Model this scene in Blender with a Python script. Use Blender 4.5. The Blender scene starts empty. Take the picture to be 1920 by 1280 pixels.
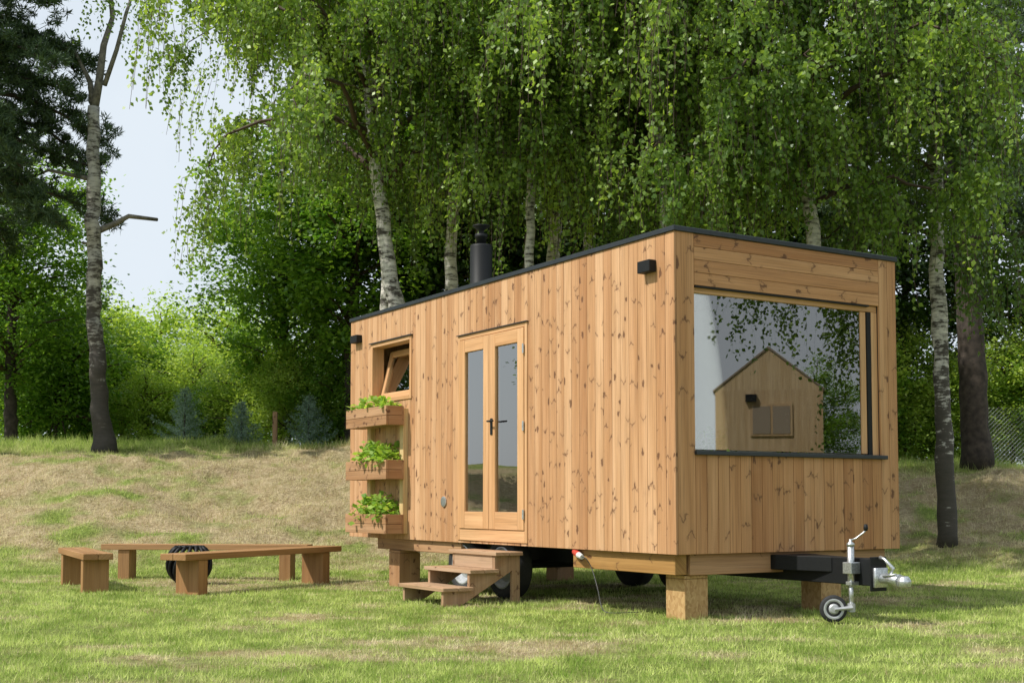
import bpy, math, random
import numpy as np
from mathutils import Vector, Matrix
random.seed(7)
col = bpy.context.scene.collection
R = math.radians
# ------------------------------------------------------------ helpers
def tag(o, label=None, cat=None, group=None, kind=None):
    if label: o['label'] = label
    if cat: o['category'] = cat
    if group: o['group'] = group
    if kind: o['kind'] = kind
    return o
def empty(name, loc, rz=0):
    o = bpy.data.objects.new(name, None); col.objects.link(o)
    o.location = loc; o.rotation_euler = (0, 0, rz); o.empty_display_size = .1
    return o
def np_mesh(name, V, F, mat, parent=None, attrs=None, smooth=False):
    V = np.asarray(V, dtype=np.float32); F = np.asarray(F, dtype=np.int32)
    me = bpy.data.meshes.new(name)
    me.vertices.add(len(V)); me.vertices.foreach_set('co', V.ravel())
    k = F.shape[1]; me.loops.add(F.size); me.loops.foreach_set('vertex_index', F.ravel())
    me.polygons.add(len(F))
    me.polygons.foreach_set('loop_start', np.arange(0, F.size, k, dtype=np.int32))
    me.polygons.foreach_set('loop_total', np.full(len(F), k, dtype=np.int32))
    me.update(calc_edges=True)
    if smooth: me.polygons.foreach_set('use_smooth', np.ones(len(F), dtype=bool))
    for an, arr in (attrs or {}).items():
        arr = np.asarray(arr, dtype=np.float32)
        if arr.ndim == 1:
            a = me.attributes.new(an, 'FLOAT', 'POINT'); a.data.foreach_set('value', arr)
        else:
            a = me.attributes.new(an, 'FLOAT_VECTOR', 'POINT'); a.data.foreach_set('vector', arr.ravel())
    me.materials.append(mat)
    o = bpy.data.objects.new(name, me); col.objects.link(o)
    if parent: o.parent = parent
    return o
class MB:
    def __init__(s): s.v = []; s.f = []; s.w = []
    def box(s, x0, x1, y0, y1, z0, z1, grain='z', M=None, rnd=None):
        if rnd is None: rnd = random.random()
        b = len(s.v)
        for x in (x0, x1):
            for y in (y0, y1):
                for z in (z0, z1):
                    p = Vector((x, y, z))
                    if M: p = M @ p
                    s.v.append(tuple(p))
                    s.w.append({'z': (x + y, z, rnd), 'y': (x + z, y, rnd), 'x': (y + z, x, rnd)}[grain])
        for q in ((0,1,3,2),(4,6,7,5),(0,4,5,1),(2,3,7,6),(0,2,6,4),(1,5,7,3)): s.f.append(tuple(b + i for i in q))
        return s
    def prism(s, pts, axis, a0, a1, M=None):
        b = len(s.v); n = len(pts); rnd = random.random()
        for a in (a0, a1):
            for p in pts:
                q = Vector((p[0], a, p[1])) if axis == 'y' else Vector((a, p[0], p[1])) if axis == 'x' else Vector((p[0], p[1], a))
                w = (q.x + q.y, q.z, rnd)
                if M: q = M @ q
                s.v.append(tuple(q)); s.w.append(w)
        s.f.append(tuple(b + i for i in range(n))); s.f.append(tuple(b + n + i for i in reversed(range(n))))
        for i in range(n):
            j = (i + 1) % n; s.f.append((b + i, b + n + i, b + n + j, b + j))
        return s
    def tube(s, pts, rad, n=8, cap=True):
        pts = [Vector(p) for p in pts]
        if not hasattr(rad, '__len__'): rad = [rad] * len(pts)
        b = len(s.v); K = len(pts); ref = None; rnd = random.random(); L = 0
        for i, p in enumerate(pts):
            d = (pts[min(i + 1, K - 1)] - pts[max(i - 1, 0)]).normalized()
            if ref is None:
                ref = Vector((0, 0, 1)) if abs(d.z) < .9 else Vector((1, 0, 0))
            a = d.cross(ref).normalized(); c = a.cross(d).normalized(); ref = c
            if i: L += (p - pts[i - 1]).length
            for j in range(n):
                t = 2 * math.pi * j / n
                s.v.append(tuple(p + (a * math.cos(t) + c * math.sin(t)) * rad[i])); s.w.append((j / n * .2, L, rnd))
        for i in range(K - 1):
            for j in range(n):
                k = (j + 1) % n
                s.f.append((b + i*n + j, b + i*n + k, b + (i+1)*n + k, b + (i+1)*n + j))
        if cap:
            s.f.append(tuple(b + j for j in reversed(range(n)))); s.f.append(tuple(b + (K-1)*n + j for j in range(n)))
        return s
    def lathe(s, prof, c, axis=(0,0,1), n=32, M=None):
        ax = Vector(axis).normalized(); ref = Vector((0,0,1)) if abs(ax.z) < .9 else Vector((1,0,0))
        a = ax.cross(ref).normalized(); d = a.cross(ax); c = Vector(c); b = len(s.v); K = len(prof)
        for (r, h) in prof:
            for j in range(n):
                t = 2*math.pi*j/n
                p = c + ax*h + (a*math.cos(t) + d*math.sin(t))*r
                if M: p = M @ p
                s.v.append(tuple(p)); s.w.append((j/n, h, .5))
        for i in range(K-1):
            for j in range(n):
                k = (j+1) % n; s.f.append((b+i*n+j, b+i*n+k, b+(i+1)*n+k, b+(i+1)*n+j))
        s.f.append(tuple(b+j for j in reversed(range(n)))); s.f.append(tuple(b+(K-1)*n+j for j in range(n)))
        return s
    def build(s, name, mat, parent=None, bevel=0, smooth=False, seg=1):
        me = bpy.data.meshes.new(name); me.from_pydata(s.v, [], s.f); me.update()
        a = me.attributes.new('wc', 'FLOAT_VECTOR', 'POINT')
        a.data.foreach_set('vector', np.array(s.w, dtype=np.float32).ravel())
        me.materials.append(mat)
        o = bpy.data.objects.new(name, me); col.objects.link(o)
        if parent: o.parent = parent
        if smooth:
            for p in me.polygons: p.use_smooth = len(p.vertices) <= 4
        if bevel:
            m = o.modifiers.new('b', 'BEVEL'); m.width = bevel; m.segments = seg; m.limit_method = 'ANGLE'
        return o
def B(*a, **k): return MB().box(*a, **k)
# ------------------------------------------------------------ camera model
EYE = .95; PITCH = R(3.4); FPX = 2370.; PPY = 797.
def ray(px, py):
    dx = (px-960)/FPX; dy = (PPY-py)/FPX
    return Vector((dx, math.cos(PITCH)-math.sin(PITCH)*dy, math.sin(PITCH)+math.cos(PITCH)*dy))
def atY(px, py, Y):
    d = ray(px, py); t = Y/d.y; return Vector((d.x*t, Y, EYE+d.z*t))
TH = R(31.8); P0 = Vector((1.29, 9.96, 0)); U = Vector((-math.sin(TH), math.cos(TH), 0)); Vv = Vector((math.cos(TH), math.sin(TH), 0))
def side(px, py, a=0):
    d = ray(px, py); o = Vector((0,0,EYE)) - P0
    t = (a - o.dot(Vv))/d.dot(Vv); q = o + d*t; return q.dot(U), q.z
def end(px, py, a=0):
    d = ray(px, py); o = Vector((0,0,EYE)) - P0
    t = (a - o.dot(U))/d.dot(U); q = o + d*t; return q.dot(Vv), q.z
# ------------------------------------------------------------ noise
def vnoise(x, y, seed):
    g = np.random.default_rng(seed).random((64, 64))
    xi = np.floor(x).astype(int); yi = np.floor(y).astype(int); fx = x-xi; fy = y-yi
    fx = fx*fx*(3-2*fx); fy = fy*fy*(3-2*fy)
    a = g[xi % 64, yi % 64]; b = g[(xi+1) % 64, yi % 64]; c = g[xi % 64, (yi+1) % 64]; d = g[(xi+1) % 64, (yi+1) % 64]
    return (a*(1-fx)+b*fx)*(1-fy)+(c*(1-fx)+d*fx)*fy
def fbm(x, y, sc, seed, o=4):
    r = 0; amp = .5; tot = 0
    for i in range(o):
        r = r + amp*vnoise(x*sc+13.7*i, y*sc+5.1*i, seed+i); tot += amp; amp *= .5; sc *= 2.1
    return r/tot
def sm(t): t = np.clip(t, 0, 1); return t*t*(3-2*t)
def gz(x, y):
    x = np.asarray(x, dtype=float); y = np.asarray(y, dtype=float)
    s = sm((y-(15.8+.6*np.sin(x*.35+1)))/10.)
    H = 2.0-.4*sm((x+1)/8)
    s2 = sm(s*4)
    return H*s + s2*(fbm(x, y, .45, 3)-.5)*.55 + s2*(fbm(x, y, 1.8, 5)-.5)*.30 + (fbm(x, y, .8, 9)-.5)*.05
def dry(x, y):
    s = (y-(15.8+.6*np.sin(x*.35+1)))/10.
    flat = .5*fbm(x, y*1.8, .55, 21)+.5*fbm(x, y*1.6, 2.3, 31)
    flat = sm((flat-.46)/.24)*.9
    berm = sm((s-.06)/.2)*(1-sm((s-.76)/.2))
    b = sm((fbm(x, y*1.6, 1.3, 41)-.25)/.26)*.95
    r = flat*(1-berm)+b*berm
    top = sm((s-.85)/.12); return np.clip(r*(1-top)+top*.25*flat, 0, 1)
# ------------------------------------------------------------ materials
def newmat(name):
    m = bpy.data.materials.new(name); m.use_nodes = True; nt = m.node_tree
    return m, nt, nt.nodes['Principled BSDF']
def N(nt, t, **k):
    n = nt.nodes.new(t)
    for a, v in k.items(): setattr(n, a, v)
    return n
def math_n(nt, op, a, b=None, clamp=False):
    n = N(nt, 'ShaderNodeMath', operation=op); n.use_clamp = clamp
    for i, v in enumerate((a, b)):
        if v is None: continue
        if isinstance(v, (int, float)): n.inputs[i].default_value = v
        else: nt.links.new(v, n.inputs[i])
    return n.outputs[0]
def mixc(nt, f, a, b, bt='MIX'):
    n = N(nt, 'ShaderNodeMix', data_type='RGBA', blend_type=bt)
    for i, v in ((0, f), (6, a), (7, b)):
        if isinstance(v, (int, float)): n.inputs[i].default_value = v
        elif isinstance(v, tuple): n.inputs[i].default_value = (*v, 1) if len(v) == 3 else v
        else: nt.links.new(v, n.inputs[i])
    return n.outputs[2]
def ramp(nt, f, stops):
    n = N(nt, 'ShaderNodeValToRGB'); nt.links.new(f, n.inputs[0]); e = n.color_ramp.elements
    while len(e) < len(stops): e.new(.5)
    for i, (p, c) in enumerate(stops):
        e[i].position = p; e[i].color = (*c, 1) if isinstance(c, tuple) else (c, c, c, 1)
    return n.outputs[0]
def noise(nt, vec, scale, detail=3, rough=.5):
    n = N(nt, 'ShaderNodeTexNoise'); n.inputs['Scale'].default_value = scale; n.inputs['Detail'].default_value = detail; n.inputs['Roughness'].default_value = rough
    if vec is not None: nt.links.new(vec, n.inputs['Vector'])
    return n.outputs[0]
def plain(name, c, rough=.5, metal=0, var=0, vs=20, bump=0, spec=.5):
    m, nt, b = newmat(name); b.inputs['Roughness'].default_value = rough; b.inputs['Metallic'].default_value = metal; b.inputs['Specular IOR Level'].default_value = spec
    tc = N(nt, 'ShaderNodeTexCoord'); f = noise(nt, tc.outputs['Object'], vs, 4)
    d = tuple(x*(1-var) for x in c); l = tuple(min(1, x*(1+var)) for x in c)
    nt.links.new(ramp(nt, f, [(.3, d), (.7, l)]), b.inputs['Base Color'])
    if bump:
        bp = N(nt, 'ShaderNodeBump'); bp.inputs['Strength'].default_value = bump; bp.inputs['Distance'].default_value = .01
        nt.links.new(f, bp.inputs['Height']); nt.links.new(bp.outputs[0], b.inputs['Normal'])
    return m
def wood(name, base, knots=True, var=.28, rough=.6, dark=.70, kd=(.10, .04, .02), ks=1.):
    m, nt, b = newmat(name); b.inputs['Roughness'].default_value = rough; b.inputs['Specular IOR Level'].default_value = .25
    at = N(nt, 'ShaderNodeAttribute', attribute_name='wc'); sp = N(nt, 'ShaderNodeSeparateXYZ'); nt.links.new(at.outputs['Vector'], sp.inputs[0])
    a, l, r = sp.outputs
    def vec(ka, kl, kr):
        c = N(nt, 'ShaderNodeCombineXYZ'); nt.links.new(math_n(nt, 'MULTIPLY', a, ka), c.inputs[0])
        nt.links.new(math_n(nt, 'MULTIPLY', l, kl), c.inputs[1]); nt.links.new(math_n(nt, 'MULTIPLY', r, kr), c.inputs[2]); return c.outputs[0]
    g = noise(nt, vec(95, 1.6, 170), 1, 4, .6); g2 = noise(nt, vec(12, .6, 310), 1, 2)
    c = ramp(nt, g, [(.3, tuple(x*dark for x in base)), (.52, base), (.8, tuple(min(1, x*1.1) for x in base))])
    wn = N(nt, 'ShaderNodeTexWhiteNoise', noise_dimensions='1D'); nt.links.new(math_n(nt, 'MULTIPLY', r, 91.7), wn.inputs['W'])
    c = mixc(nt, 1., c, ramp(nt, wn.outputs[0], [(0, (1-var*.8, 1-var*1.15, 1-var*1.4)), (.5, (1, .97, .94)), (1, (1+var*.3, 1+var*.45, 1+var*.7))]), 'MULTIPLY')
    c = mixc(nt, 1., c, ramp(nt, g2, [(.35, (.86, .80, .72)), (.65, (1.05, 1.05, 1.05))]), 'MULTIPLY')
    if knots:
        vo = N(nt, 'ShaderNodeTexVoronoi'); vo.inputs['Scale'].default_value = 1; vv = vec(8.5*ks, 4.6*ks, 530)
        nt.links.new(vv, vo.inputs['Vector'])
        sb = N(nt, 'ShaderNodeVectorMath', operation='SUBTRACT'); nt.links.new(vv, sb.inputs[0]); nt.links.new(vo.outputs['Position'], sb.inputs[1])
        s2 = N(nt, 'ShaderNodeSeparateXYZ'); nt.links.new(sb.outputs[0], s2.inputs[0]); da, dl, dr = s2.outputs
        wob = math_n(nt, 'MULTIPLY', math_n(nt, 'SUBTRACT', noise(nt, vec(60, 40, 90), 1, 2), .5), .26)
        wob2 = math_n(nt, 'MULTIPLY', math_n(nt, 'SUBTRACT', noise(nt, vec(30, 16, 190), 1, 2), .5), .46)
        da2 = math_n(nt, 'ADD', da, wob); ada = math_n(nt, 'ABSOLUTE', da2); dl2 = math_n(nt, 'ADD', dl, wob2)
        rad = math_n(nt, 'SQRT', math_n(nt, 'ADD', math_n(nt, 'MULTIPLY', ada, ada), math_n(nt, 'MULTIPLY', dl2, dl2)))
        adr = math_n(nt, 'ABSOLUTE', dr)
        pres = math_n(nt, 'LESS_THAN', adr, .36)
        thr = math_n(nt, 'SUBTRACT', .165, math_n(nt, 'MULTIPLY', adr, .38))
        core = math_n(nt, 'MULTIPLY', math_n(nt, 'SUBTRACT', thr, rad), 22, True)
        sg = math_n(nt, 'SIGN', dr); dls = math_n(nt, 'MULTIPLY', dl2, sg)
        tv = math_n(nt, 'ABSOLUTE', math_n(nt, 'SUBTRACT', math_n(nt, 'MULTIPLY', ada, .45), dls))
        vm = math_n(nt, 'MULTIPLY', math_n(nt, 'SUBTRACT', .055, tv), 28, True)
        vlim = math_n(nt, 'MULTIPLY', math_n(nt, 'SUBTRACT', .44, rad), 5, True)
        vm = math_n(nt, 'MULTIPLY', math_n(nt, 'MULTIPLY', vm, vlim), math_n(nt, 'LESS_THAN', math_n(nt, 'ABSOLUTE', math_n(nt, 'SUBTRACT', adr, .22)), .12))
        halo = math_n(nt, 'MULTIPLY', math_n(nt, 'SUBTRACT', .34, rad), 3, True)
        c = mixc(nt, math_n(nt, 'MULTIPLY', math_n(nt, 'MULTIPLY', halo, pres), .35), c, tuple(x*.62 for x in base))
        c = mixc(nt, math_n(nt, 'MULTIPLY', math_n(nt, 'MAXIMUM', math_n(nt, 'MULTIPLY', core, pres), math_n(nt, 'MULTIPLY', vm, .75)), .8), c, kd)
    nt.links.new(c, b.inputs['Base Color'])
    bp = N(nt, 'ShaderNodeBump'); bp.inputs['Strength'].default_value = .3; bp.inputs['Distance'].default_value = .004
    nt.links.new(g, bp.inputs['Height']); nt.links.new(bp.outputs[0], b.inputs['Normal'])
    return m
def leafmat(name, A, Bc, tr=.4, rough=.45, spec=.35, mid=.5):
    m, nt, b = newmat(name); b.inputs['Roughness'].default_value = rough; b.inputs['Specular IOR Level'].default_value = spec
    at = N(nt, 'ShaderNodeAttribute', attribute_name='tint')
    c = ramp(nt, at.outputs['Fac'], [(0., A), (mid, tuple(a*.6+b_*.4 for a, b_ in zip(A, Bc))), (1., Bc)])
    nt.links.new(c, b.inputs['Base Color'])
    t = N(nt, 'ShaderNodeBsdfTranslucent'); nt.links.new(mixc(nt, 1., c, (1.9, 1.8, .9), 'MULTIPLY'), t.inputs[0])
    mx = N(nt, 'ShaderNodeMixShader'); mx.inputs[0].default_value = tr
    nt.links.new(b.outputs[0], mx.inputs[1]); nt.links.new(t.outputs[0], mx.inputs[2])
    nt.links.new(mx.outputs[0], nt.nodes['Material Output'].inputs[0]); return m
def glassmat(name, refl, tint=(.9, .95, .93), k=1.3, rough=0.):
    m, nt, b = newmat(name); nt.nodes.remove(b)
    tr = N(nt, 'ShaderNodeBsdfTransparent'); tr.inputs[0].default_value = (*tint, 1)
    gl = N(nt, 'ShaderNodeBsdfGlossy'); gl.inputs['Roughness'].default_value = rough; gl.inputs[0].default_value = (1, .985, .95, 1)
    fr = N(nt, 'ShaderNodeFresnel'); fr.inputs[0].default_value = 1.5
    f = math_n(nt, 'ADD', math_n(nt, 'MULTIPLY', fr.outputs[0], k), refl, True)
    mx = N(nt, 'ShaderNodeMixShader'); nt.links.new(f, mx.inputs[0]); nt.links.new(tr.outputs[0], mx.inputs[1]); nt.links.new(gl.outputs[0], mx.inputs[2])
    nt.links.new(mx.outputs[0], nt.nodes['Material Output'].inputs[0]); return m
M = {}
M['clad'] = wood('larch_cladding', (.56, .335, .18))
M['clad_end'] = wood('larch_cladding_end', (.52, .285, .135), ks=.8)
M['frame'] = wood('joinery_wood', (.62, .37, .19), knots=False, var=.08)
M['bench'] = wood('oiled_bench_wood', (.36, .205, .09), knots=False, var=.15)
M['step'] = wood('weathered_step_wood', (.42, .285, .18), knots=True, var=.2)
M['planter'] = wood('planter_wood', (.42, .25, .135), knots=True, var=.2)
M['beam'] = wood('yellow_beam_wood', (.40, .235, .085), knots=True, var=.1)
M['batten'] = wood('pale_batten', (.66, .49, .25), knots=False, var=.1)
M['ply'] = plain('interior_plywood', (.80, .75, .62), .6, 0, .06, 3)
M['white'] = plain('interior_white', (.88, .87, .82), .6, 0, .03, 3)
M['black'] = plain('black_powder_coat', (.010, .011, .012), .55, 0, .15, 60, 0, .25)
M['trim'] = plain('anthracite_sheet_metal', (.03, .036, .042), .4, .3, .12, 15)
M['rubber'] = plain('tyre_rubber', (.022, .022, .023), .8, 0, .2, 40, .3)
M['galv'] = plain('galvanised_steel', (.55, .57, .58), .38, .85, .25, 70)
M['rim'] = plain('silver_wheel_paint', (.42, .43, .44), .4, .3, .1, 40)
M['dark'] = plain('dark_gap', (.04, .025, .016), .9)
M['glass'] = glassmat('window_glass', .15, (.97, .98, .95), 1.4, .01)
M['glass2'] = glassmat('door_glass', .26)
M['cable'] = plain('cable_grey', (.06, .06, .058), .5)
M['plug'] = plain('plug_white', (.6, .6, .58), .5)
M['red'] = plain('red_plastic', (.5, .05, .03), .4)
M['soil'] = plain('soil', (.05, .032, .02), .95, 0, .4, 30, .4)
m, nt, b = newmat('osb_board'); b.inputs['Roughness'].default_value = .7
tc = N(nt, 'ShaderNodeTexCoord'); vo = N(nt, 'ShaderNodeTexVoronoi'); vo.inputs['Scale'].default_value = 55
mp = N(nt, 'ShaderNodeMapping'); mp.inputs['Scale'].default_value = (1, 1, .55); mp.inputs['Rotation'].default_value = (.3, .5, .2)
nt.links.new(tc.outputs['Object'], mp.inputs[0]); nt.links.new(mp.outputs[0], vo.inputs['Vector'])
nt.links.new(ramp(nt, vo.outputs['Color'], [(.1, (.34, .19, .07)), (.5, (.43, .26, .105)), (.9, (.52, .34, .15))]), b.inputs['Base Color']); M['osb'] = m
def bark_birch(name, zd, off=0., white=(.60, .57, .52)):
    m, nt, b = newmat(name); b.inputs['Roughness'].default_value = .8
    tc = N(nt, 'ShaderNodeTexCoord'); sp = N(nt, 'ShaderNodeSeparateXYZ'); nt.links.new(tc.outputs['Object'], sp.inputs[0])
    mp = N(nt, 'ShaderNodeMapping'); mp.inputs['Scale'].default_value = (3, 3, 14); nt.links.new(tc.outputs['Object'], mp.inputs[0])
    f = noise(nt, mp.outputs[0], 1.6, 4, .65)
    f2 = noise(nt, tc.outputs['Object'], 4.2, 4, .7)
    h = math_n(nt, 'SUBTRACT', 1., math_n(nt, 'DIVIDE', sp.outputs[2], zd), True)
    k = math_n(nt, 'ADD', math_n(nt, 'MULTIPLY', h, .20), math_n(nt, 'ADD', math_n(nt, 'MULTIPLY', f, .55), math_n(nt, 'MULTIPLY', f2, .45)))
    k = math_n(nt, 'ADD', k, off)
    nt.links.new(ramp(nt, k, [(.46, white), (.55, tuple(x*.6 for x in white)), (.60, (.07, .06, .05)), (.8, (.045, .04, .033))]), b.inputs['Base Color'])
    bp = N(nt, 'ShaderNodeBump'); bp.inputs['Strength'].default_value = .5; bp.inputs['Distance'].default_value = .02
    nt.links.new(k, bp.inputs['Height']); nt.links.new(bp.outputs[0], b.inputs['Normal']); return m
M['birch'] = bark_birch('birch_bark', 4., .015, (.68, .65, .60))
M['birch2'] = bark_birch('grey_birch_bark', 4., .03, (.48, .46, .42))
M['bark'] = plain('brown_bark', (.05, .038, .03), .9, 0, .55, 9, .8)
M['twig'] = plain('twig', (.07, .045, .03), .8)
M['deadwood'] = plain('dead_branch', (.18, .165, .14), .85, 0, .45, 12, .5)
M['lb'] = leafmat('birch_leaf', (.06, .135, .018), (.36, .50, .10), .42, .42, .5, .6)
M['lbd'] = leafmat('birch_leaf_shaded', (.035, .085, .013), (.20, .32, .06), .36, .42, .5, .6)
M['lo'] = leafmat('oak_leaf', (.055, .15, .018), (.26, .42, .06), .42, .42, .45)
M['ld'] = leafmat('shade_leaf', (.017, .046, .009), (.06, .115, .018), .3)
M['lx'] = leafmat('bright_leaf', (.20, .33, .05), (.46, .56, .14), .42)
M['lp'] = leafmat('pine_needle', (.035, .07, .03), (.09, .145, .06), .1, .5)
M['ls'] = leafmat('blue_spruce_needle', (.14, .22, .17), (.30, .41, .33), .1, .5)
M['ls2'] = leafmat('strawberry_leaf', (.14, .28, .035), (.38, .52, .11), .4)
def groundmat(name, blades):
    m, nt, b = newmat(name); b.inputs['Roughness'].default_value = .85 if not blades else .6; b.inputs['Specular IOR Level'].default_value = .2
    at = N(nt, 'ShaderNodeAttribute', attribute_name='dry')
    tc = N(nt, 'ShaderNodeTexCoord')
    if blades:
        tn = N(nt, 'ShaderNodeAttribute', attribute_name='tint')
        g = mixc(nt, tn.outputs['Fac'], (.22, .35, .05), (.66, .77, .22)); d = mixc(nt, tn.outputs['Fac'], (.46, .37, .18), (.90, .79, .54))
        c = mixc(nt, at.outputs['Fac'], g, d); nt.links.new(c, b.inputs['Base Color'])
        t = N(nt, 'ShaderNodeBsdfTranslucent'); nt.links.new(c, t.inputs[0]); mx = N(nt, 'ShaderNodeMixShader'); mx.inputs[0].default_value = .45
        nt.links.new(b.outputs[0], mx.inputs[1]); nt.links.new(t.outputs[0], mx.inputs[2]); nt.links.new(mx.outputs[0], nt.nodes['Material Output'].inputs[0])
    else:
        f = noise(nt, tc.outputs['Object'], 22, 6, .75); f2 = noise(nt, tc.outputs['Object'], 3.1, 4); f3 = noise(nt, tc.outputs['Object'], 6.5, 5, .7)
        g = ramp(nt, f, [(.3, (.10, .15, .03)), (.65, (.30, .38, .08))]); d = ramp(nt, f, [(.3, (.26, .19, .10)), (.7, (.64, .53, .34))])
        k = math_n(nt, 'ADD', at.outputs['Fac'], math_n(nt, 'MULTIPLY', math_n(nt, 'SUBTRACT', f2, .5), .6), True)
        c = mixc(nt, 1., mixc(nt, k, g, d), ramp(nt, f3, [(.35, (.72, .68, .60)), (.6, (1.05, 1.05, 1.05))]), 'MULTIPLY')
        nt.links.new(c, b.inputs['Base Color'])
        bp = N(nt, 'ShaderNodeBump'); bp.inputs['Strength'].default_value = 1.; bp.inputs['Distance'].default_value = .05
        nt.links.new(math_n(nt, 'ADD', f, f3), bp.inputs['Height']); nt.links.new(bp.outputs[0], b.inputs['Normal'])
    return m
M['ground'] = groundmat('lawn_soil', False); M['grass'] = groundmat('grass_blade', True)
# ------------------------------------------------------------ world, sun, camera
sc = bpy.context.scene
w = bpy.data.worlds.new('World'); sc.world = w; w.use_nodes = True; nt = w.node_tree
SUN = Vector((-.93, -.37, 0)).normalized(); EL = R(50)
sky = N(nt, 'ShaderNodeTexSky', sky_type='NISHITA'); sky.sun_disc = False; sky.sun_elevation = EL
sky.sun_rotation = math.atan2(SUN.x, SUN.y) % (2*math.pi); sky.dust_density = 2.5; sky.air_density = 1.0; sky.ozone_density = 1.0
tc = N(nt, 'ShaderNodeTexCoord'); cf = noise(nt, tc.outputs['Generated'], 2.6, 5, .55)
hz = mixc(nt, ramp(nt, cf, [(.3, .68), (.6, 1.)]), sky.outputs[0], (5.4, 5.95, 6.5))
nt.links.new(hz, nt.nodes['Background'].inputs[0]); nt.nodes['Background'].inputs[1].default_value = .145
sl = bpy.data.lights.new('sun', 'SUN'); sl.energy = 5.0; sl.angle = R(.5); sl.color = (1, .955, .88)
so = bpy.data.objects.new('sun', sl); col.objects.link(so)
sd = Vector((SUN.x*math.cos(EL), SUN.y*math.cos(EL), math.sin(EL))); so.rotation_euler = (-sd).to_track_quat('-Z', 'Y').to_euler(); so.location = (-20, -8, 25)
cd = bpy.data.cameras.new('camera'); cam = bpy.data.objects.new('camera', cd); col.objects.link(cam); sc.camera = cam
cam.location = (0, 0, EYE); cam.rotation_euler = (R(90)+PITCH, 0, 0); cd.sensor_width = 36; cd.lens = 36*FPX/1920; cd.shift_y = (PPY-640)/1920; cd.clip_end = 2000; cd.clip_start = .05
sc.view_settings.view_transform = 'Standard'; sc.view_settings.look = 'None'; sc.view_settings.exposure = 0
# ------------------------------------------------------------ ground
def spaced(a, b, lo, hi, st):
    f = np.arange(a, b+1e-6, st); r = []; v = b; d = st
    while v < hi: d *= 1.25; v += d; r.append(v)
    l = []; v = a; d = st
    while v > lo: d *= 1.25; v -= d; l.append(v)
    return np.array(l[::-1]+list(f)+r)
xs = spaced(-14, 14, -500, 500, .12); ys = spaced(4, 28, -300, 900, .12)
X, Y = np.meshgrid(xs, ys, indexing='ij'); Z = gz(X, Y); D = dry(X, Y)
n0, n1 = X.shape; idx = np.arange(n0*n1).reshape(n0, n1)
F = np.stack([idx[:-1, :-1], idx[1:, :-1], idx[1:, 1:], idx[:-1, 1:]], -1).reshape(-1, 4)
g = np_mesh('ground', np.stack([X, Y, Z], -1).reshape(-1, 3), F, M['ground'], attrs={'dry': D.ravel()}, smooth=True)
tag(g, 'mown lawn with dry patches rising to a straw covered bank', 'ground', kind='structure')
rng = np.random.default_rng(5)
def blades(name, n, ysamp, hfun, wfun, lean, label, clump=0):
    y = ysamp(n); x = (rng.random(n)*2-1)*(.44*y+1.3)
    if clump:
        kp = vnoise(x*clump, y*clump, 91)*.6+vnoise(x*clump*2.7, y*clump*2.7, 92)*.4 > rng.random(n)*.75; x = x[kp]; y = y[kp]; n = len(x)
    z = gz(x, y); d = dry(x, y); h = hfun(n, y, d); wd = wfun(n, y)
    an = rng.random(n)*2*np.pi; wx = np.cos(an)*wd/2; wy = np.sin(an)*wd/2
    la = rng.random(n)*2*np.pi; ll = h*lean*rng.random(n)
    P = np.stack([x, y, z-.004], -1); Wv = np.stack([wx, wy, np.zeros(n)], -1)
    T = P + np.stack([np.cos(la)*ll, np.sin(la)*ll, h*np.sqrt(np.clip(1-(ll/h)**2*.6, .1, 1))], -1)
    Vt = np.stack([P-Wv, P+Wv, T], 1).reshape(-1, 3); Fi = np.arange(3*n).reshape(n, 3)
    cl = fbm(x, y, 5.5, 61); tn = np.repeat(np.clip(rng.random(n)*.6+(cl-.5)*2.0+.2, 0, 1), 3); dd = np.repeat(np.clip(d+rng.normal(0, .25, n), 0, 1), 3)
    o = np_mesh(name, Vt, Fi, M['grass'], attrs={'tint': tn, 'dry': dd}); tag(o, label, 'grass', kind='stuff'); return o
blades('lawn_grass', 470000, lambda n: 5.2+12.8*rng.random(n)**1.25, lambda n, y, d: (.014+.026*rng.random(n)+.035*rng.random(n)**8)*(1-.35*d)*(1+.02*y), lambda n, y: .0038+.00045*y, 1.2, 'short mown lawn grass around the cabin and benches', 3.2)
blades('bank_grass', 230000, lambda n: 16+9.5*rng.random(n), lambda n, y, d: .03+.09*rng.random(n)**2, lambda n, y: .010+0*y, 1.6, 'dry straw coloured grass on the slope of the bank', 2.2)
blades('tall_grass', 80000, lambda n: 24.0+3.4*rng.random(n), lambda n, y, d: (.05+.26*rng.random(n)**2)*(.3+.9*fbm(y*0+rng.random(n)*20, y, .7, 77)), lambda n, y: .012+0*y, 1.0, 'tall green grass along the crest of the bank')
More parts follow.
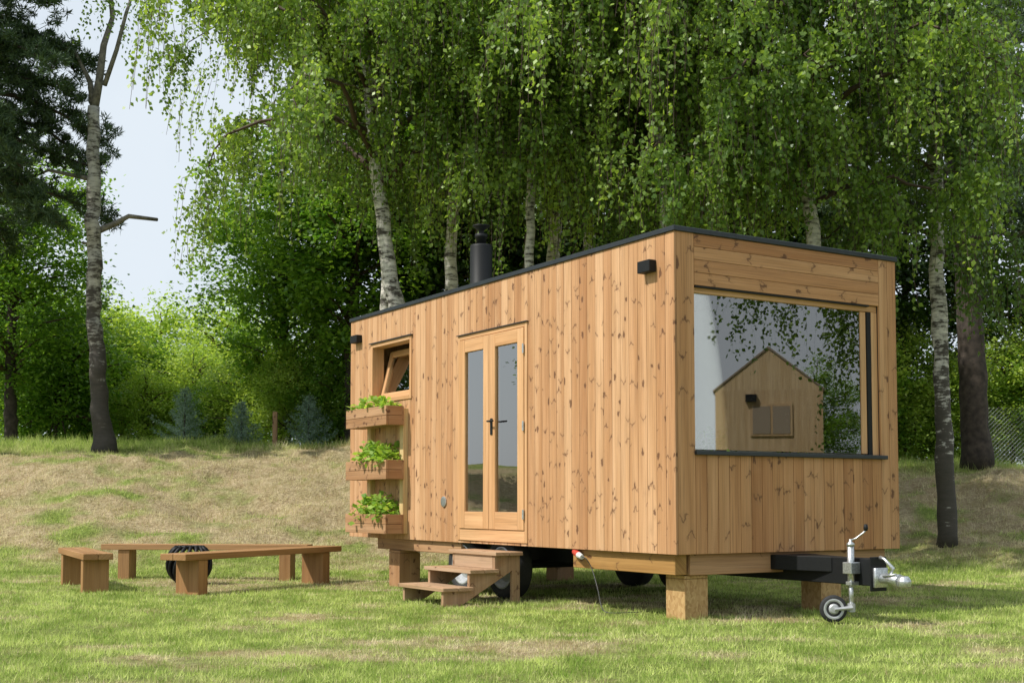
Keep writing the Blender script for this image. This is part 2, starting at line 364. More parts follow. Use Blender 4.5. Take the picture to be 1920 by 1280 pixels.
# ------------------------------------------------------------ foliage
def unit(a): return a/np.maximum(np.linalg.norm(a, axis=-1, keepdims=True), 1e-6)
def leafquads(P, Dr, size, rg, tint, wid=.62, flat=False):
    n = len(P); Dr = unit(Dr)
    Rn = np.stack([rg.normal(0, .5, n), rg.normal(0, .5, n), np.ones(n)], -1) if flat else rg.normal(0, 1, (n, 3))
    W = unit(np.cross(Dr, Rn)); s = size[:, None]
    V = np.stack([P, P+Dr*s*.42+W*s*wid/2, P+Dr*s, P+Dr*s*.42-W*s*wid/2], 1).reshape(-1, 3)
    return V, np.arange(4*n).reshape(n, 4), np.repeat(tint, 4)
def interp(path, z):
    zz = [p[2] for p in path]; return np.array([np.interp(z, zz, [p[0] for p in path]), np.interp(z, zz, [p[1] for p in path]), z])
def trunk_mesh(path, parent, mat, n=14, name='trunk', wob=.02, seed=0):
    rg = random.Random(seed); K = 40; z0, z1 = path[0][2], path[-1][2]; pts = []; rad = []
    for i in range(K):
        z = z0+(z1-z0)*(i/(K-1))**1.1; p = interp(path, z); r = np.interp(z, [q[2] for q in path], [q[3] for q in path])
        pts.append((p[0]+rg.gauss(0, wob)*.6, p[1]+rg.gauss(0, wob)*.6, z)); rad.append(r*(1+rg.gauss(0, .04)))
    mb = MB().tube(pts, rad, n); return mb.build(name, mat, parent, smooth=True)
def birch(base, path, top, zc0, Rc, label, seed, nl=26, ncl=7, ns=12, K=34, slen=(.6, 1.3), leaf=(.055, .09), mat='lb', bark='birch', group=None, front=.35, tight=.13, left=0., lr=.018):
    rg = np.random.default_rng(seed); x, y = base; z0 = float(gz(x, y))-.05
    t = empty('birch_tree', (x, y, z0)); tag(t, label, 'tree', group)
    trunk_mesh(path, t, M[bark], seed=seed)
    br = MB(); S0 = []; SD = []; LS = []; TN = []
    for i in range(nl):
        f = (i+.5)/nl; zl = zc0+(top-zc0-.8)*f; p0 = interp(path, zl)
        az = i*2.399+rg.normal(0, .3)
        dr = np.array([math.cos(az)-left, math.sin(az)-front, 0]); dr /= np.linalg.norm(dr)
        L = Rc*(1-.5*f**1.6)*rg.uniform(.6, 1.05); rise = rg.uniform(.3, .9)*L; drp = rg.uniform(.4, .8)*L
        ts = np.linspace(0, 1, 9); sidev = np.array([-dr[1], dr[0], 0])*rg.normal(0, .15)*L; wv_ = rg.normal(0, .05*L, (9, 3))*ts[:, None]
        pts = [p0+dr*L*q+sidev*q*q+np.array([0, 0, rise*q*1.3-drp*q*q])+wv_[k_] for k_, q in enumerate(ts)]
        r0 = lr+.007*L
        br.tube(pts, [r0*(1-.9*q)+.004 for q in ts], 6)
        for c in range(ncl):
            q = .15+.9*(c+rg.random())/ncl; q = min(q, 1); k = q*8; a = int(min(k, 7)); pp = pts[a]*(1-(k-a))+pts[a+1]*(k-a)
            off = rg.normal(0, .36, 3)*np.array([1, 1, .6])*(.5+.25*L/2); c0 = pp+off
            br.tube([pp, (pp+c0)/2+np.array([0, 0, .05]), c0], [.009, .006, .004], 4)
            m_ = ns+int(rg.integers(-5, 6)); lc = rg.choice([.4, .75, 1.05, 1.5], p=[.25, .3, .3, .15]); ct = rg.random(); hd = dr*rg.uniform(.0, .5)+rg.normal(0, .18, 3)*np.array([1, 1, .3])
            for s_ in range(m_):
                S0.append(c0+rg.normal(0, tight, 3)*np.array([1, 1, 1.3])); SD.append(hd+rg.normal(0, .13, 3)); LS.append(lc); TN.append(ct)
    br.build('branches', M['twig'], t, smooth=True)
    S0 = np.array(S0); SD = np.array(SD); n = len(S0); Ls = rg.uniform(*slen, n)*np.array(LS)
    tt = np.linspace(0, 1, K)[None, :, None]
    sway = rg.normal(0, .07, (n, 1, 3))*np.array([1, 1, 0])*tt**2 + rg.normal(0, .03, (n, 1, 3))*np.sin(tt*rg.uniform(3, 8, (n, 1, 1))+rg.uniform(0, 6, (n, 1, 1)))
    P = S0[:, None, :]+SD[:, None, :]*(1-np.exp(-3*tt))+sway-np.array([0, 0, 1.])*(Ls[:, None, None]*tt**1.25)
    Kt = 5; ii = np.linspace(0, K-1, Kt).astype(int); Q = P[:, ii]; wv = np.array([.003, 0, 0])
    V = np.stack([Q-wv, Q+wv], 2).reshape(-1, 3); base_i = (np.arange(n)[:, None]*Kt+np.arange(Kt-1)[None, :])*2
    Fq = np.stack([base_i, base_i+1, base_i+3, base_i+2], -1).reshape(-1, 4)
    np_mesh('twigs', V, Fq, M['twig'], t)
    keep = rg.random((n, K)) < .92
    P = (P+rg.normal(0, .036, P.shape))[keep]; nn = len(P)
    st = np.repeat(np.array(TN)[:, None], K, 1)[keep]
    Dv = rg.normal(0, .7, (nn, 3))+np.array([0, 0, -.8])
    V, Fq, tn = leafquads(P, Dv, rg.uniform(*leaf, nn), rg, np.clip(.55*st+.5*rg.random(nn)-.02, 0, 1), .76)
    np_mesh('crown', V, Fq, M[mat], t, {'tint': tn})
    return t
def broadleaf(seed, h, Rc, zc0, ncl, nlf, leaf, mat, bark='bark', name='broadleaf_tree', clr=.42, r0=.13):
    rg = np.random.default_rng(seed); t = empty(name, (0, 0, 0))
    path = [(0, 0, -.1, r0*1.3), (.05, .05, h*.3, r0), (rg.normal(0, .15), rg.normal(0, .15), h*.9, r0*.25)]
    trunk_mesh(path, t, M[bark], seed=seed, n=10)
    cz = (h+zc0)/2; hz = (h-zc0)/2; C = []
    while len(C) < ncl:
        v = rg.normal(0, 1, 3); v /= np.linalg.norm(v); rr = rg.random()**.45
        lump = 1+.22*math.sin(3*math.atan2(v[1], v[0])+seed)+.15*math.sin(7*v[2]+seed)
        C.append(np.array([v[0]*Rc*rr*lump, v[1]*Rc*rr*lump, cz+v[2]*hz*rr*1.0]))
    C = np.array(C); br = MB()
    for c in C[::max(1, ncl//45)]:
        zb = max(.25*h, min(c[2]-.6, h*.8)); p = interp(path, zb); mid = (p+c)/2+np.array([0, 0, .15])
        br.tube([p, mid, c], [.045, .028, .01], 5)
    br.build('branches', M['twig'], t, smooth=True)
    rs = rg.uniform(.6, 1.25, ncl)*clr
    P = C[:, None, :]+rg.normal(0, 1, (ncl, nlf, 3))*rs[:, None, None]*np.array([.62, .62, .42])
    st = np.repeat(rg.random(ncl)[:, None], nlf, 1).ravel(); P = P.reshape(-1, 3); nn = len(P)
    Dv = rg.normal(0, 1, (nn, 3))*np.array([1, 1, .5])+np.array([0, 0, -.25])
    V, Fq, tn = leafquads(P, Dv, rg.uniform(*leaf, nn), rg, np.clip(.5*st+.5*rg.random(nn), 0, 1), .7, True)
    np_mesh('crown', V, Fq, M[mat], t, {'tint': tn}); return t
def pine(base, path, top, zc0, Rc, label, seed, nl=34, bark='bark', dens=1., group=None, biasx=0):
    rg = np.random.default_rng(seed); x, y = base; t = empty('pine_tree', (x, y, float(gz(x, y))-.05)); tag(t, label, 'tree', group)
    trunk_mesh(path, t, M[bark], seed=seed); br = MB(); C = []; CD = []
    for i in range(nl):
        f = (i+.5)/nl; zl = zc0+(top-zc0)*f; p0 = interp(path, zl); az = i*2.399+rg.normal(0, .3)
        dr = np.array([math.cos(az)+biasx, math.sin(az), 0]); dr /= np.linalg.norm(dr); L = Rc*(1-.45*f)*rg.uniform(.6, 1.08); ts = np.linspace(0, 1, 8)
        pts = [p0+dr*L*q+np.array([0, 0, L*(.12*q-.35*q*q)+.12*math.sin(q*5+i)*q]) for q in ts]
        br.tube(pts, [.05*(1-.85*q)+.008 for q in ts], 6)
        for c in range(int(34*dens)):
            q = min(1, .2+.85*rg.random()); k = q*7; a = int(min(k, 6)); pp = pts[a]*(1-(k-a))+pts[a+1]*(k-a)
            sdv = np.array([-dr[1], dr[0], 0])*rg.normal(0, .38)*(1.2-q*.5)+dr*rg.uniform(0, .3)+np.array([0, 0, rg.normal(0, .14)])
            e = pp+sdv; br.tube([pp, e], [.008, .004], 3, False)
            for u in (.4, .7, 1.): C.append(pp+sdv*u+rg.normal(0, .03, 3)); CD.append(unit(sdv[None])[0])
    br.build('branches', M['bark'], t, smooth=True)
    C = np.array(C); CD = np.array(CD); n = len(C); k = 28
    Dv = (CD[:, None, :]*.5+rg.normal(0, .75, (n, k, 3))+np.array([0, 0, .2])).reshape(-1, 3)
    P = np.repeat(C, k, 0)+rg.normal(0, .03, (n*k, 3)); nn = n*k
    V, Fq, tn = leafquads(P, Dv, rg.uniform(.10, .17, nn), rg, rg.random(nn), .16)
    np_mesh('crown', V, Fq, M['lp'], t, {'tint': tn}); return t
def spruce(x, y, h, label, seed):
    rg = np.random.default_rng(seed); t = empty('small_spruce_tree', (x, y, float(gz(x, y))-.03)); tag(t, label, 'spruce')
    MB().tube([(0, 0, 0), (0, 0, h)], [.03, .006], 6).build('trunk', M['bark'], t)
    P = []; Dd = []
    for i in range(40):
        f = (i/40); z = h*(.06+.90*f); L = (1-f)*h*.55*rg.uniform(.4, 1.3)+.04; az = i*2.399
        dr = np.array([math.cos(az), math.sin(az), 0])
        for q in np.linspace(.05, 1, int(5+L*22)):
            for s_ in range(11):
                P.append(dr*L*q+np.array([0, 0, z-.1*q*L+.4*L*q*q])+rg.normal(0, .026, 3)+np.array([-dr[1], dr[0], 0])*rg.normal(0, .06)*(1-q)); Dd.append(dr*.6+rg.normal(0, .6, 3))
    P = np.array(P); V, Fq, tn = leafquads(P, np.array(Dd), rg.uniform(.04, .07, len(P)), rg, rg.random(len(P)), .22)
    np_mesh('crown', V, Fq, M['ls'], t, {'tint': tn})
def copy_tree(o, parent=None):
    c = o.copy(); col.objects.link(c); c.parent = parent
    for ch in [q for q in bpy.data.objects if q.parent == o]: copy_tree(ch, c)
    return c
birch((-1.62, 18.6), [(0, 0, 0, .16), (-.05, 0, 3, .13), (-.42, 0, 5.6, .10), (-.7, 0, 9, .07), (-.8, 0, 13, .03)], 12, 5.2, 3.2, 'leaning white birch behind the small window end of the cabin', 11, nl=29, lr=.026)
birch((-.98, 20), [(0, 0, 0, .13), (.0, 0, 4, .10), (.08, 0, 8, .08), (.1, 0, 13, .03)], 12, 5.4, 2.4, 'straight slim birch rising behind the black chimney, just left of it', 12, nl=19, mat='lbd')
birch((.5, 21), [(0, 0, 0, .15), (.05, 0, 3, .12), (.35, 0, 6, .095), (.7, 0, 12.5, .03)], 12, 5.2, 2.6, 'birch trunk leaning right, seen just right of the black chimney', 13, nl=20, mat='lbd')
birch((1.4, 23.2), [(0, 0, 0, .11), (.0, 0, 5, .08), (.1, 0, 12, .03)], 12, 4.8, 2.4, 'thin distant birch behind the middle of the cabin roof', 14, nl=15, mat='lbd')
birch((2.15, 17.6), [(0, 0, 0, .13), (.1, 0, 4, .10), (-.2, 0, 8, .08), (-.2, 0, 12.5, .03)], 11.5, 4.9, 3.0, 'weeping birch whose hanging branches reach the middle of the roof edge', 15, nl=31, front=.5, slen=(.7, 1.5), lr=.024)
birch((4.28, 17.3), [(0, 0, 0, .14), (-.02, 0, 3.5, .11), (-.2, 0, 5.5, .09), (-.3, 0, 12.5, .03)], 11.5, 4.9, 2.8, 'white birch directly behind the big window end of the roof', 16, nl=28, front=.5, lr=.024)
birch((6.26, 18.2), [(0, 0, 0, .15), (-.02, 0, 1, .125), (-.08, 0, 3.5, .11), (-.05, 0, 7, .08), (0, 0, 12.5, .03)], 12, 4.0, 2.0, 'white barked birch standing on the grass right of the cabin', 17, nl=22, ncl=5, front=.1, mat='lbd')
birch((.1, 18.2), [(0, 0, 0, .09), (.15, 0, 4, .07), (.3, 0, 12.5, .03)], 11.5, 5.9, 2.6, 'birch hidden in foliage above the chimney top', 18, nl=23, front=.6)
birch((-2.0, 20.8), [(0, 0, 0, .10), (-.1, 0, 4, .08), (-.6, 0, 12.5, .03)], 12, 7.2, 3.7, 'birch whose drooping branch tips reach out over the left bank high up', 19, nl=16, front=.1, left=1.1)
lb = empty('birch_tree', (-7.72, 24, float(gz(-7.72, 24))-.1)); tag(lb, 'bare grey birch trunk with dead stub branches on the left bank', 'tree')
def L24(px, py): p = atY(px, py, 24); return (p.x-lb.location.x, 0, p.z-lb.location.z)
q = [L24(195, 850), L24(192, 815), L24(187, 740), L24(178, 600), L24(176, 400), L24(176, 200)]
trunk_mesh([(*p, r) for p, r in zip(q, (.27, .19, .165, .14, .13, .11))], lb, M['birch2'], seed=3, wob=.03)
mb = MB()
for pts, r in (((176, 205), (182, 150), (198, 90), (200, 20), (205, -120)), (.095, .08, .065, .05, .03)), (((176, 210), (165, 150), (143, 98)), (.07, .05, .03)), (((196, 160), (215, 90), (240, 30), (250, -60)), (.05, .045, .035, .02)), (((178, 435), (210, 418), (245, 408), (285, 404)), (.07, .055, .045, .035)), (((174, 337), (130, 325), (95, 322), (58, 320)), (.05, .04, .03, .015)), (((176, 460), (150, 452)), (.04, .02)):
    P3 = [L24(*p) for p in pts]; P3 = [(a, .12*i*(1 if i % 2 else -.5), c) for i, (a, b_, c) in enumerate(P3)]; mb.tube(P3, list(r), 8)
mb.build('branches', M['deadwood'], lb, smooth=True)
rg = np.random.default_rng(4); S = []
for (px, py) in ((240, 0), (255, -10), (215, -30), (180, -50)):
    for k in range(6):
        p = np.array(L24(px+rg.normal(0, 14), py+rg.normal(0, 12))); p[1] += rg.normal(0, .4); S.append(p)
S = np.array(S); tt = np.linspace(0, 1, 30)[None, :, None]; P = S[:, None]+rg.normal(0, .3, (len(S), 1, 3))*tt-np.array([0, 0, 1.])*tt*rg.uniform(.3, .9, (len(S), 1, 1)); P = P.reshape(-1, 3)+rg.normal(0, .05, (len(S)*30, 3))
V, Fq, tn = leafquads(P, rg.normal(0, .7, P.shape)+np.array([0, 0, -.8]), rg.uniform(.06, .09, len(P)), rg, rg.random(len(P)), .65); np_mesh('crown', V, Fq, M['lb'], lb, {'tint': tn})
pine((-10.4, 23.5), [(0, 0, 0, .25), (0, 0, 6, .2), (.3, 0, 14, .05)], 11.5, 4.9, 3.0, 'dark pine at the left edge with boughs reaching over the bank', 31, nl=44, biasx=.15, dens=1.3)
pine((9.0, 24.5), [(0, 0, 0, .34), (0, 0, .6, .27), (-.1, 0, 4, .24), (-.3, 0, 8, .22), (-.4, 0, 14, .08)], 12.5, 5.0, 3.4, 'tall pine with thick dark trunk on the bank, right of the cabin', 32, nl=38, dens=1.2)
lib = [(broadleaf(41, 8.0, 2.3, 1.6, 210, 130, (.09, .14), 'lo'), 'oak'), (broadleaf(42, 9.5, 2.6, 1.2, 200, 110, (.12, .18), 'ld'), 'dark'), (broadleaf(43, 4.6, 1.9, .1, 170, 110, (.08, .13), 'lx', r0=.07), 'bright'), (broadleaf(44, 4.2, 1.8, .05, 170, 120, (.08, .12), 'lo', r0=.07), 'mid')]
used = set()
def put(k, px, Yd, s, label, cat='tree', rz=0, group=None, sz=None):
    o = lib[k][0]
    if k in used: o = copy_tree(lib[k][0])
    used.add(k); x = (px-960)/2370*Yd
    o.location = (x, Yd, float(gz(x, Yd))-.05); o.rotation_euler = (0, 0, rz); o.scale = (s, s, sz or s)
    for kk in ('group',):
        if kk in o: del o[kk]
    tag(o, label, cat, group); return o
put(0, 530, 28.5, .93, 'lush oak like tree left of the cabin, behind the leaning birch', rz=.4)
put(0, 20, 28, .9, 'dense green tree behind the bare birch at the far left', rz=2)
put(0, 660, 27, 1.05, 'leafy tree directly behind the far end of the cabin', rz=3.5)
put(3, 105, 30, .95, 'bushy tree left of the bare birch trunk on the bank crest', rz=1)
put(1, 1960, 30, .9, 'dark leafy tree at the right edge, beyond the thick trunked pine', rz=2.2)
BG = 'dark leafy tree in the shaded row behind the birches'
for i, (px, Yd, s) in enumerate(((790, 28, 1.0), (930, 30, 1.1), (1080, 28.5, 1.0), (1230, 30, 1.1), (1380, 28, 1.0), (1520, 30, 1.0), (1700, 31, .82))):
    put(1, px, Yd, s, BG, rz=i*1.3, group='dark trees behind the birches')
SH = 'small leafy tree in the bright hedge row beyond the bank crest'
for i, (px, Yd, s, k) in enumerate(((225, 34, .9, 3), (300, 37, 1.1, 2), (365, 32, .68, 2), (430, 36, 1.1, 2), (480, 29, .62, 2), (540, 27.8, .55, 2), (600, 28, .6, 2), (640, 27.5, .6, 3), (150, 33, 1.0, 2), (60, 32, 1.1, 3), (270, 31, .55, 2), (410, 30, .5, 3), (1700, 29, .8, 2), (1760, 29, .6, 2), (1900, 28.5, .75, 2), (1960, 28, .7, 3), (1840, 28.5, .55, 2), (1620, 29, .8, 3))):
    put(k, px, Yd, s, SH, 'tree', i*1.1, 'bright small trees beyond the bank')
rg = np.random.default_rng(8); n = 50000; cl = 900
cx = rg.uniform(-60, 60, cl); cy = rg.uniform(46, 56, cl); cz = 1.6+5.0*rg.random(cl)**.8*(.5+.7*vnoise(cx*.2, cx*0, 5))
ii = rg.integers(0, cl, n); P = np.stack([cx[ii], cy[ii], cz[ii]], -1)+rg.normal(0, .55, (n, 3))
V, Fq, tn = leafquads(P, rg.normal(0, 1, (n, 3)), rg.uniform(.2, .34, n), rg, rg.random(n), .75, True)
tag(np_mesh('distant_wood', V, Fq, M['lo'], None, {'tint': tn}), 'far off hazy wood closing the view behind all the trees', 'wood', kind='stuff')
for px, h, s, lab in ((345, 1.3, 1, 'blue green spruce sapling on the crest, leftmost of three'), (452, 1.0, 2, 'blue green spruce sapling on the crest, middle of three'), (578, 1.25, 3, 'blue green spruce sapling on the crest nearest the cabin')):
    Yd = 26.4; spruce((px-960)/2370*Yd, Yd, h, lab, s)
# ------------------------------------------------------------ tiny house
Lh = 6.14; Wh = 2.55; Z0 = .524; Z1 = 3.125
H = empty('tiny_house', P0, TH); tag(H, 'larch clad box shaped tiny house on a trailer, with big end window', 'tiny house')
s_w0, zt = side(773, 634); s_w1, _ = side(697, 634); _, zb = side(735, 752)
WIN = (s_w0, s_w1, zb, side(735, 637)[1])
d0 = side(990, 800)[0]; d1 = side(860, 800)[0]; DOOR = (d0, d1, side(925, 1015)[1], side(925, 617)[1])
def boards(mb, a0, a1, z0, z1, holes, pitch, put_fn, gap=.0035):
    n = round((a1-a0)/pitch); p = (a1-a0)/n
    for i in range(n):
        x0 = a0+i*p+gap/2; x1 = a0+(i+1)*p-gap/2; rnd = random.random()
        cuts = sorted({x0, x1} | {c for h in holes for c in h[:2] if x0 < c < x1})
        for c0, c1 in zip(cuts[:-1], cuts[1:]):
            if c1-c0 < .003: continue
            m_ = (c0+c1)/2; segs = [(z0, z1)]
            for h in holes:
                if h[0] < m_ < h[1]:
                    ns = []
                    for a, b_ in segs:
                        if h[2] > a: ns.append((a, min(b_, h[2])))
                        if h[3] < b_: ns.append((max(a, h[3]), b_))
                    segs = [q for q in ns if q[1]-q[0] > .003]
            for a, b_ in segs: put_fn(mb, c0, c1, a, b_, rnd)
mb = MB(); boards(mb, .0, Lh, Z0, Z1-.03, [WIN, DOOR], .121, lambda m_, a, b_, c, d, r: m_.box(0, .022, a, b_, c, d, 'z', rnd=r)); mb.build('side_cladding', M['clad'], H, bevel=.002)
def panel_with_holes(x0, x1, a0, a1, z0, z1, holes, axis, name, mat):
    m_ = MB(); cuts = sorted({a0, a1} | {c for h in holes for c in h[:2]})
    def pf(mm, c0, c1, a, b_, r):
        if axis == 'x': mm.box(x0, x1, c0, c1, a, b_)
        else: mm.box(c0, c1, x0, x1, a, b_)
    for c0, c1 in zip(cuts[:-1], cuts[1:]):
        boards(m_, c0, c1, z0, z1, holes, c1-c0, pf, 0)
    return m_.build(name, mat, H)
panel_with_holes(.023, .10, .03, Lh, Z0+.01, Z1-.04, [WIN, DOOR], 'x', 'side_wall', M['dark'])
panel_with_holes(.101, .115, .14, Lh-.1, .66, 2.98, [WIN, DOOR], 'x', 'interior_lining', M['white'])
t0, _ = end(1303, 700); t1, _ = end(1650, 700); zs = end(1480, 853)[1]; zw = end(1303, 536)[1]
ztr = end(1650, 573)[1]; zw = (zw+ztr)/2
EW = (t0, t1, zs, zw)
mb = MB(); boards(mb, .022, t0, Z0, Z1-.03, [], t0-.022, lambda m_, a, b_, c, d, r: m_.box(a, b_, 0, .022, c, d, 'z', rnd=r))
boards(mb, t1, Wh, Z0, Z1-.03, [], .121, lambda m_, a, b_, c, d, r: m_.box(a, b_, 0, .022, c, d, 'z', rnd=r))
boards(mb, t0, t1, Z0, zs, [], .1175, lambda m_, a, b_, c, d, r: m_.box(a, b_, 0, .022, c, d, 'z', rnd=r))
n = 4; hh = (Z1-.03-zw)/n
for i in range(n): mb.box(t0+.002, t1-.002, 0, .022, zw+i*hh+.0015, zw+(i+1)*hh-.0015, 'x')
mb.build('end_cladding', M['clad_end'], H, bevel=.002)
panel_with_holes(.023, .10, .023, Wh-.02, Z0+.01, Z1-.04, [EW], 'y', 'end_wall', M['dark'])
B(Wh-.10, Wh, .023, Lh, Z0, Z1-.03).build('rear_cladding', M['clad'], H)
B(Wh-.114, Wh-.101, .14, Lh-.1, .66, 2.98).build('rear_interior_lining', M['white'], H)
B(.023, Wh-.101, Lh-.1, Lh, Z0, Z1-.03).build('far_end_wall', M['clad'], H)
B(.116, Wh-.115, 4.6, 4.65, .66, 2.98).build('partition_wall', M['ply'], H)
B(.101, Wh-.101, .101, Lh-.1, Z0+.02, .655).build('floor', M['ply'], H)
B(.101, Wh-.101, .101, Lh-.1, 2.985, Z1-.05).build('ceiling', M['ply'], H)
rf = MB(); rf.box(-.016, Wh+.016, -.016, Lh+.016, Z1-.03, Z1+.012); rf.build('roof', M['trim'], H, bevel=.004)
tg = end(1621, 700)[0]; tk0 = end(1631, 700)[0]; tk1 = end(1639, 700)[0]
fr = MB(); fr.box(t0, t1, .03, .098, zw-.055, zw-.001, 'x'); fr.box(tg, tk0, .04, .098, zs+.03, zw-.057); fr.box(tk1, t1-.001, .026, .09, zs+.02, zw-.057)
fr.box(t0, t0+.012, .03, .098, zs+.03, zw-.057)
BW = fr.build('picture_window', M['frame'], H, bevel=.003)
B(t0+.013, tg-.001, .05, .058, zs+.031, zw-.058).build('pane', M['glass'], BW)
B(tk0+.002, tk1-.002, .03, .08, zs+.02, zw-.058).build('blind_track', M['black'], BW)
B(t0+.01, tk0, -.004, .028, zw-.014, zw-.002).build('blind_rail', M['black'], BW)
B(t0-.01, t1+.05, -.035, .10, zs-.016, zs+.018).build('sill', M['trim'], BW, bevel=.004)
fr = MB(); a0, a1, b0, b1 = WIN; e = .045
fr.box(-.012, .14, a0, a0+e, b0, b1); fr.box(-.012, .14, a1-e, a1, b0, b1); fr.box(-.012, .14, a0+e, a1-e, b1-e, b1, 'y'); fr.box(-.012, .14, a0+e, a1-e, b0, b0+e, 'y')
SW = fr.build('small_window', M['frame'], H, bevel=.003)
Mt = Matrix.Translation((.10, 0, b0+e)) @ Matrix.Rotation(R(14), 4, 'Y') @ Matrix.Translation((-.10, 0, -(b0+e)))
sh = MB(); i0 = a0+e+.004; i1 = a1-e-.004; j0 = b0+e+.004; j1 = b1-e-.02
sh.box(.08, .13, i0, i0+.07, j0, j1, M=Mt); sh.box(.08, .13, i1-.07, i1, j0, j1, M=Mt); sh.box(.08, .13, i0+.07, i1-.07, j0, j0+.07, 'y', M=Mt); sh.box(.08, .13, i0+.07, i1-.07, j1-.07, j1, 'y', M=Mt)
sh.build('sash', M['frame'], SW, bevel=.004)
B(.10, .108, i0+.07, i1-.07, j0+.07, j1-.07, M=Mt).build('pane', M['glass2'], SW)
B(-.03, .02, a0-.02, a1+.02, b1, b1+.010).build('drip_cap', M['trim'], SW)
a0, a1, b0, b1 = DOOR
fr = MB(); e = .045; fr.box(-.012, .12, a0, a0+e, b0, b1); fr.box(-.012, .12, a1-e, a1, b0, b1); fr.box(-.012, .12, a0+e, a1-e, b1-e, b1, 'y'); fr.build('door_frame', M['frame'], H, bevel=.003)
thr = side(925, 992)[1]
B(-.012, .12, a0+e+.001, a1-e-.001, b0, thr-.004, 'y').build('threshold', M['frame'], H, bevel=.003)
B(-.028, .02, a0-.01, a1+.01, b1, b1+.008).build('door_drip_cap', M['trim'], H)
sm_ = side(920, 800)[0]
def leaf(c0, c1, name):
    m_ = MB(); st = .11; zt_ = b1-e-.006; m_.box(-.022, .035, c0, c0+st, thr, zt_); m_.box(-.022, .035, c1-st, c1, thr, zt_)
    m_.box(-.022, .035, c0+st, c1-st, zt_-.13, zt_, 'y'); m_.box(-.022, .035, c0+st, c1-st, thr, thr+.17, 'y')
    o = m_.build(name, M['frame'], H, bevel=.004)
    B(.0, .008, c0+st+.001, c1-st-.001, thr+.171, zt_-.131).build('pane', M['glass2'], o)
    return o
dl = leaf(a0+e+.003, sm_-.003, 'door_leaf'); dr_ = leaf(sm_+.003, a1-e-.003, 'door_leaf')
hz_ = side(925, 790)[1]
hd = MB(); hy = sm_-.055; hd.box(-.03, -.0225, hy-.02, hy+.02, hz_-.13, hz_+.03); hd.tube([(-.03, hy, hz_), (-.075, hy, hz_), (-.078, hy-.12, hz_)], .009, 8)
hd.build('door_handle', M['black'], dl, bevel=.002)
for z in (thr+.15, (thr+b1)/2, b1-.25): MB().tube([(-.028, a0+e, z-.045), (-.028, a0+e, z+.045)], .01, 8).build('hinge', M['galv'], H)
for (px0, px1, py0, py1) in ((1208, 1235, 493, 515), (667, 681, 631, 645)):
    u1_, z1_ = side(px0, py0); u0_, _ = side(px1, py0); _, z0_ = side(px0, py1)
    B(-.075, -.001, u0_+.03, u1_-.0, z0_, z1_).build('wall_lamp', M['black'], H, bevel=.004)
vs_, vz_ = side(833, 940); vn = MB(); vn.lathe([(.055, 0), (.055, .012), (.044, .014), (.044, .008)], (-.001, vs_, vz_), (-1, 0, 0), 24)
for k in range(-3, 4): w_ = math.sqrt(.044**2-(k*.012)**2); vn.box(-.018, -.008, vs_-w_, vs_+w_, vz_+k*.012-.003, vz_+k*.012+.002)
vn.build('round_vent', M['galv'], H)
cp = (.55, 3.97, 0)
MB().lathe([(.14, Z1+.01), (.14, Z1+.05), (.122, Z1+.07), (.122, 3.70), (.115, 3.72), (.05, 3.73)], cp, n=32).build('chimney_pipe', M['black'], H, smooth=True)
MB().lathe([(.055, 3.72), (.055, 3.79), (.07, 3.80), (.07, 3.84), (.03, 3.85), (.03, 3.88), (.095, 3.925), (.095, 3.935), (.02, 3.94)], cp, n=32).build('chimney_cap', M['black'], H, smooth=True)
B(.05, .17, .08, 1.5, .36, Z0-.002, 'y').build('support_beam', M['beam'], H, bevel=.004)
B(.04, .16, 3.5, 5.45, .40, Z0-.002, 'y').build('support_beam', M['planter'], H, bevel=.004)
B(.19, 2.42, .06, .18, .355, Z0-.002, 'x').build('end_beam', M['planter'], H, bevel=.004)
B(.18, 2.4, 5.3, 5.42, .36, Z0-.002, 'x').build('end_beam', M['planter'], H, bevel=.004)
ch = MB(); ch.box(.5, .57, .19, 5.29, .36, Z0-.004); ch.box(1.98, 2.05, .19, 5.29, .36, Z0-.004)
for yy in (.9, 1.7, 4.1, 4.7): ch.box(.571, 1.979, yy, yy+.06, .40, Z0-.004)
WY = (2.74, 3.52)
for yy in WY: ch.tube([(.3, yy, .32), (2.25, yy, .32)], .035, 8)
ch.build('chassis', M['black'], H)
db = MB(); db.box(1.19, 1.33, -.90, .9, .29, .50); db.prism([(1.05, -.0), (1.05, .3), (1.185, .3), (1.185, -.5)], 'z', .38, .5); db.prism([(1.335, -.5), (1.335, .3), (1.5, .3), (1.5, 0)], 'z', .38, .5)
db.box(1.17, 1.35, -.915, -.901, .25, .515); db.build('drawbar', M['black'], H, bevel=.005)
def wheel(cx_, cy_, cz_, r, wdt, name, outward=-1):
    ax = (outward, 0, 0); hw = wdt/2
    ty = MB().lathe([(r*.64, -hw), (r*.9, -hw), (r*.985, -hw*.8), (r, -hw*.5), (r, hw*.5), (r*.985, hw*.8), (r*.9, hw), (r*.68, hw*.95), (r*.64, 0)], (cx_, cy_, cz_), ax, 40)
    o = empty(name, (0, 0, 0)); o.parent = H
    ty.build('tyre', M['rubber'], o, smooth=True)
    rm = MB().lathe([(r*.63, -hw*.9), (r*.68, hw*.96), (r*.64, hw*1.0), (r*.60, hw*.6), (r*.46, hw*.4), (r*.3, hw*.7), (r*.2, hw*.75), (r*.18, hw*.95), (r*.02, hw*.98)], (cx_, cy_, cz_), ax, 32)
    for k in range(5):
        t_ = k*2*math.pi/5; rm.lathe([(r*.035, 0), (r*.035, hw*.85)], (cx_, cy_+math.cos(t_)*r*.25, cz_+math.sin(t_)*r*.25), ax, 6)
    rm.build('rim', M['rim'], o)
